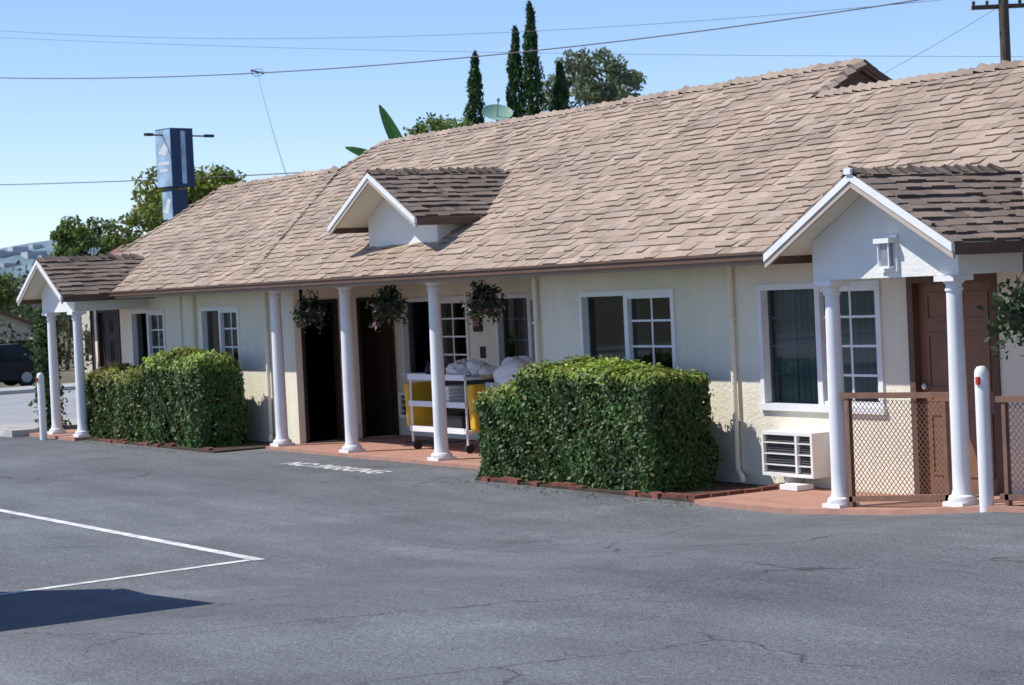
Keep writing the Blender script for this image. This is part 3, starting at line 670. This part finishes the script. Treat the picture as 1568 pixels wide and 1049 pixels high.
for i in range(K+1):
    a=math.radians(100+ i*150/K); r=1500
    z=53+4*math.sin(i*.25)+3*math.sin(i*.6+1)+1.5*math.sin(i*1.3); hz.append((a,z))
    cur=((r*math.cos(a),r*math.sin(a),-14),(1.06*r*math.cos(a),1.06*r*math.sin(a),z*.6),(1.12*r*math.cos(a),1.12*r*math.sin(a),z),(1.5*r*math.cos(a),1.5*r*math.sin(a),-14))
    if prev:
        for k in range(3): b.face([prev[k],cur[k],cur[k+1],prev[k+1]])
    prev=cur
b.make('hills',HILL,None)
b=MB()
for i in range(150):
    a,z=hz[rnd.randrange(40,110)]; a+=rnd.uniform(-.008,.008); f=rnd.uniform(.2,1.0); r=1500*(1.06+.055*f) ; zz=z*(.6+.38*f)
    x,y=r*math.cos(a),r*math.sin(a); s=rnd.uniform(3,8)
    b.box(x-s,x+s,y-s,y+s,zz-6,zz+rnd.uniform(1.5,4))
b.make('distant_houses',M('pale_house_walls',(.42,.43,.45),.9,.3,.05))
def house(x,y,z,lx,ly,hw,hr,wallc,roofc):
    e=empty('bungalow_house'); b=MB(); b.box(x-lx/2,x+lx/2,y-ly/2,y+ly/2,z-1,z+hw)
    for s in (-1,1): b.prism([(x+s*lx/2,y-ly/2,z+hw),(x+s*lx/2,y,z+hw+hr-.1),(x+s*lx/2,y+ly/2,z+hw)],(-s*.1,0,0))
    b.make('walls',M('house_wall',wallc,.9),e)
    b=MB(); o=.4
    for s in (-1,1): b.prism([(x-lx/2-o,y,z+hw+hr),(x-lx/2-o,y+s*(ly/2+o),z+hw-.15),(x-lx/2-o,y+s*(ly/2+o),z+hw-.3),(x-lx/2-o,y,z+hw+hr-.15)],(lx+2*o,0,0))
    b.make('roof',M('house_roof',roofc,.9,.3,3),e)
    b=MB()
    for k in (-.3,.1,.35): b.box(x+lx*k,x+lx*k+1,y-ly/2-.03,y-ly/2-.001,z+.9,z+2); b.box(x+lx/2+.001,x+lx/2+.03,y+ly*k*.6,y+ly*k*.6+1,z+.9,z+2)
    b.make('windows',DARK,e)
house(-118,25,-1.7,9,7,2.5,1.5,(.5,.45,.38),(.16,.1,.07)); house(-97,28.2,-1.2,8,6,4.6,1.7,(.55,.5,.42),(.22,.11,.08))
# banana plant
e=empty('banana_plant'); b=MB(); bx,by=-39.1,9.95
b.cyl((bx,by,-.1),(bx,by,4.2),.13,.09); b.make('stem',M('banana_stem',(.12,.15,.05),.7,.3,5),e,smooth=True)
def bleaf(b,root,dirv,L,w,droop,sd=(.53,.845,0)):
    root=Vector(root); d=Vector(dirv).normalized(); n=12; p=root; pts=[]
    for i in range(n+1):
        side=(Vector(sd)-d*Vector(sd).dot(d)).normalized(); nn=d.cross(side)
        t=i/n; ww=w*max(.01,math.sin(math.pi*min(1,t*.93+.06)))**.6; pts.append((p-side*ww+nn*.05,p.copy(),p+side*ww+nn*.05)); d=(d+Vector((0,0,-droop))).normalized(); p=p+d*L/n
    for i in range(n):
        c=(.06,.16,.03); c2=(.09,.21,.04)
        b.face([pts[i][0],pts[i+1][0],pts[i+1][1],pts[i][1]],c); b.face([pts[i][1],pts[i+1][1],pts[i+1][2],pts[i][2]],c2)
b=MB()
bleaf(b,(bx,by,4.4),(-.15,-.42,1),1.8,.15,.0)
bleaf(b,(bx,by,4.3),(-.35,-1.0,.95),1.75,.13,.04,(.4,.5,.7))
bleaf(b,(bx,by,4.0),(.6,.3,.5),1.3,.2,.15); bleaf(b,(bx,by,4.0),(-.7,.2,.4),1.3,.2,.15); bleaf(b,(bx,by,3.9),(.2,-.9,.25),1.2,.2,.12)
b.make('leaves',LEAF,e,attr=True)
e=empty('satellite_dish'); b=MB(); c=Vector((-33.9,8.8,5.3)); ax=Vector((.5,-.2,.75)).normalized(); a=ax.orthogonal().normalized(); bb=ax.cross(a); n=20; rings=5
for r in range(rings):
    for s in range(n):
        p=[]
        for rr,ss in ((r,s),(r+1,s),(r+1,s+1),(r,s+1)):
            q=rr/rings*.30; t=2*math.pi*ss/n; p.append(c+(a*math.cos(t)+bb*math.sin(t))*q+ax*(q*q*.9))
        b.face(p)
b.cyl(c,c+ax*.34,.012,n=6); b.cyl(c+ax*.32,c+ax*.38,.03,n=8); b.make('reflector',M('dish_paint',(.22,.36,.28),.4),e)
b=MB(); b.cyl(c,(c.x,c.y,-.1),.03); b.make('mast',METAL,e)
# pole sign
e=empty('motel_pole_sign'); sx,sy=-55.75,11.6
def R2(x,y,z): a=math.radians(13); return Vector((sx+x*math.cos(a)-y*math.sin(a),sy+x*math.sin(a)+y*math.cos(a),z))
def rb(b,x0,x1,y0,y1,z0,z1):
    O_=R2(x0,y0,z0); b.obox(O_,R2(x1,y0,z0)-O_,R2(x0,y1,z0)-O_,(0,0,z1-z0))
b=MB(); rb(b,-.38,.38,-.38,.38,5.3,6.98); rb(b,-.30,.22,-.30,.22,4.35,5.25); b.make('cabinet',BLUE,e)
b=MB(); rb(b,-.35,.35,-.40,-.381,5.33,6.95); rb(b,-.27,.19,-.32,-.301,4.4,5.2); rb(b,.381,.39,-.06,.1,5.4,6.9); b.make('sign_faces',SIGNW,e)
b=MB()
b.prism([R2(-.25,-.402,6.3),R2(.05,-.402,6.55),R2(.28,-.402,6.45),R2(.1,-.402,6.2)],(0,.001,0)) 
for k,(z,w_) in enumerate(((5.95,.26),(5.75,.18))): rb(b,-w_,w_,-.405,-.4005,z,z+.08)
b.prism([R2(-.2,-.322,4.6),R2(.0,-.322,5.0),R2(.12,-.322,4.95),R2(-.02,-.322,4.55)],(0,.001,0))
b.make('lettering',SIGNT,e)
b=MB(); rb(b,-.12,.08,-.08,.12,-.2,4.35); b.make('posts',BLUE,e)
b=MB(); rb(b,-.02,.02,-.85,1.25,6.78,6.82); rb(b,-.06,.06,-1.0,-.75,6.77,6.85); rb(b,-.06,.06,1.1,1.4,6.77,6.85); b.make('lamp_bar',DKMET,e)
# utility pole and wires
e=empty('utility_pole'); px,py=-35.8,24.4; b=MB(); b.cyl((px,py,-.2),(px,py,10.6),.15,.11,12); 
for z,l in ((8.1,.75),(9.3,1.1)): b.obox((px-.5348*l,py-.845*l,z),(.5348*2*l,.845*2*l,0),(-.08,.05,0),(0,0,.1))
for z,l in ((8.2,.75),(9.4,1.1)):
    for k in (-1,-.55,.55,1): b.lathe(px+.5348*l*k*.95,py+.845*l*k*.95,[(.03,z),(.045,z+.05),(.03,z+.1)],8)
b.make('pole',BARK,e)
def wire(name,p,q,sag,r):
    b=MB(); p=Vector(p);q=Vector(q); n=28; prev=p
    for i in range(1,n+1):
        t=i/n; c=p.lerp(q,t)-Vector((0,0,4*sag*t*(1-t)));
        b.cyl(prev,c,r,n=5,caps=False); prev=c
    return b
WM=M('cable',(.08,.08,.085),.6); we=empty('overhead_wires')
wire('w',(-78.6,12.8,11.0),(-35.2,25.3,8.74),.8,.018).make('main_cable',WM,we)
wire('w',(-78.6,12.9,12.87),(-35.2,25.3,8.51),.75,.007).make('upper_cable',WM,we)
wire('w',(-78.6,12.9,12.57),(-35.2,25.3,6.9),.2,.006).make('second_cable',WM,we)
wire('w',(-78.7,12.65,6.87),(-42.8,13.2,5.03),.1,.015).make('lower_cable',WM,we)
wire('w',(-62.3,17.5,9.45),(-30.9,2.8,3.95),.15,.006).make('service_drop',WM,we)
wire('w',(-35.8,24.4,8.2),(-60,34,6.5),.3,.006).make('side_cable',WM,we)
b=MB()
for k in range(10):
    t0=k*.63; t1=(k+1)*.63
    b.cyl((-62.3+.1*math.cos(t0),17.5+.16*math.cos(t0),9.42+.12*math.sin(t0)),(-62.3+.1*math.cos(t1),17.5+.16*math.cos(t1),9.42+.12*math.sin(t1)),.010,n=5)
b.cyl((-62.4,17.3,9.5),(-62.2,17.7,9.38),.03,n=6); b.make('splice_loop',WM,we)
# ------------------------------------------------------------ light, sky, camera
el=math.radians(51.5); az=math.radians(215)
S=Vector((math.sin(az)*math.cos(el),math.cos(az)*math.cos(el),math.sin(el)))
sl=bpy.data.lights.new('sun','SUN'); sl.energy=5.0; sl.angle=math.radians(.5); sl.color=(1,.96,.89)
so=bpy.data.objects.new('sun',sl); scn.collection.objects.link(so); so.rotation_euler=S.to_track_quat('Z','Y').to_euler()
w=bpy.data.worlds.new('World'); scn.world=w; w.use_nodes=True; nt=w.node_tree
sk=nt.nodes.new('ShaderNodeTexSky'); sk.sky_type='NISHITA'; sk.sun_disc=False; sk.sun_elevation=el; sk.sun_rotation=az
sk.air_density=1.0; sk.dust_density=0.0; sk.ozone_density=4.0; sk.altitude=1200
tn=nt.nodes.new('ShaderNodeMix'); tn.data_type='RGBA'; tn.blend_type='MULTIPLY'; tn.inputs[0].default_value=1; tn.inputs[7].default_value=(1.0,.99,1.14,1)
nt.links.new(sk.outputs[0],tn.inputs[6])
bg=nt.nodes['Background']; bg.inputs[1].default_value=.15; nt.links.new(tn.outputs[2],bg.inputs[0])
cam=bpy.data.cameras.new('camera'); co=bpy.data.objects.new('camera',cam); scn.collection.objects.link(co); scn.camera=co
cam.lens=73.47; cam.sensor_width=36; cam.clip_end=9000; cam.clip_start=.1
cam.dof.use_dof=True; cam.dof.focus_distance=16; cam.dof.aperture_fstop=8
c_,s_=.845,.5348; p=math.atan(86/3200); rho=.047
F=Vector((-c_*math.cos(p),s_*math.cos(p),-math.sin(p))).normalized(); Rr=F.cross(Vector((0,0,1))).normalized(); Up=Rr.cross(F)
R1=Rr*math.cos(rho)-Up*math.sin(rho); U1=Up*math.cos(rho)+Rr*math.sin(rho)
mt=Matrix.Identity(4)
for i in range(3): mt[i][0]=R1[i]; mt[i][1]=U1[i]; mt[i][2]=-F[i]
mt.translation=Vector((0,-12.56,2.03)); co.matrix_world=mt
scn.view_settings.view_transform='Standard'; scn.view_settings.look='None'; scn.view_settings.exposure=0
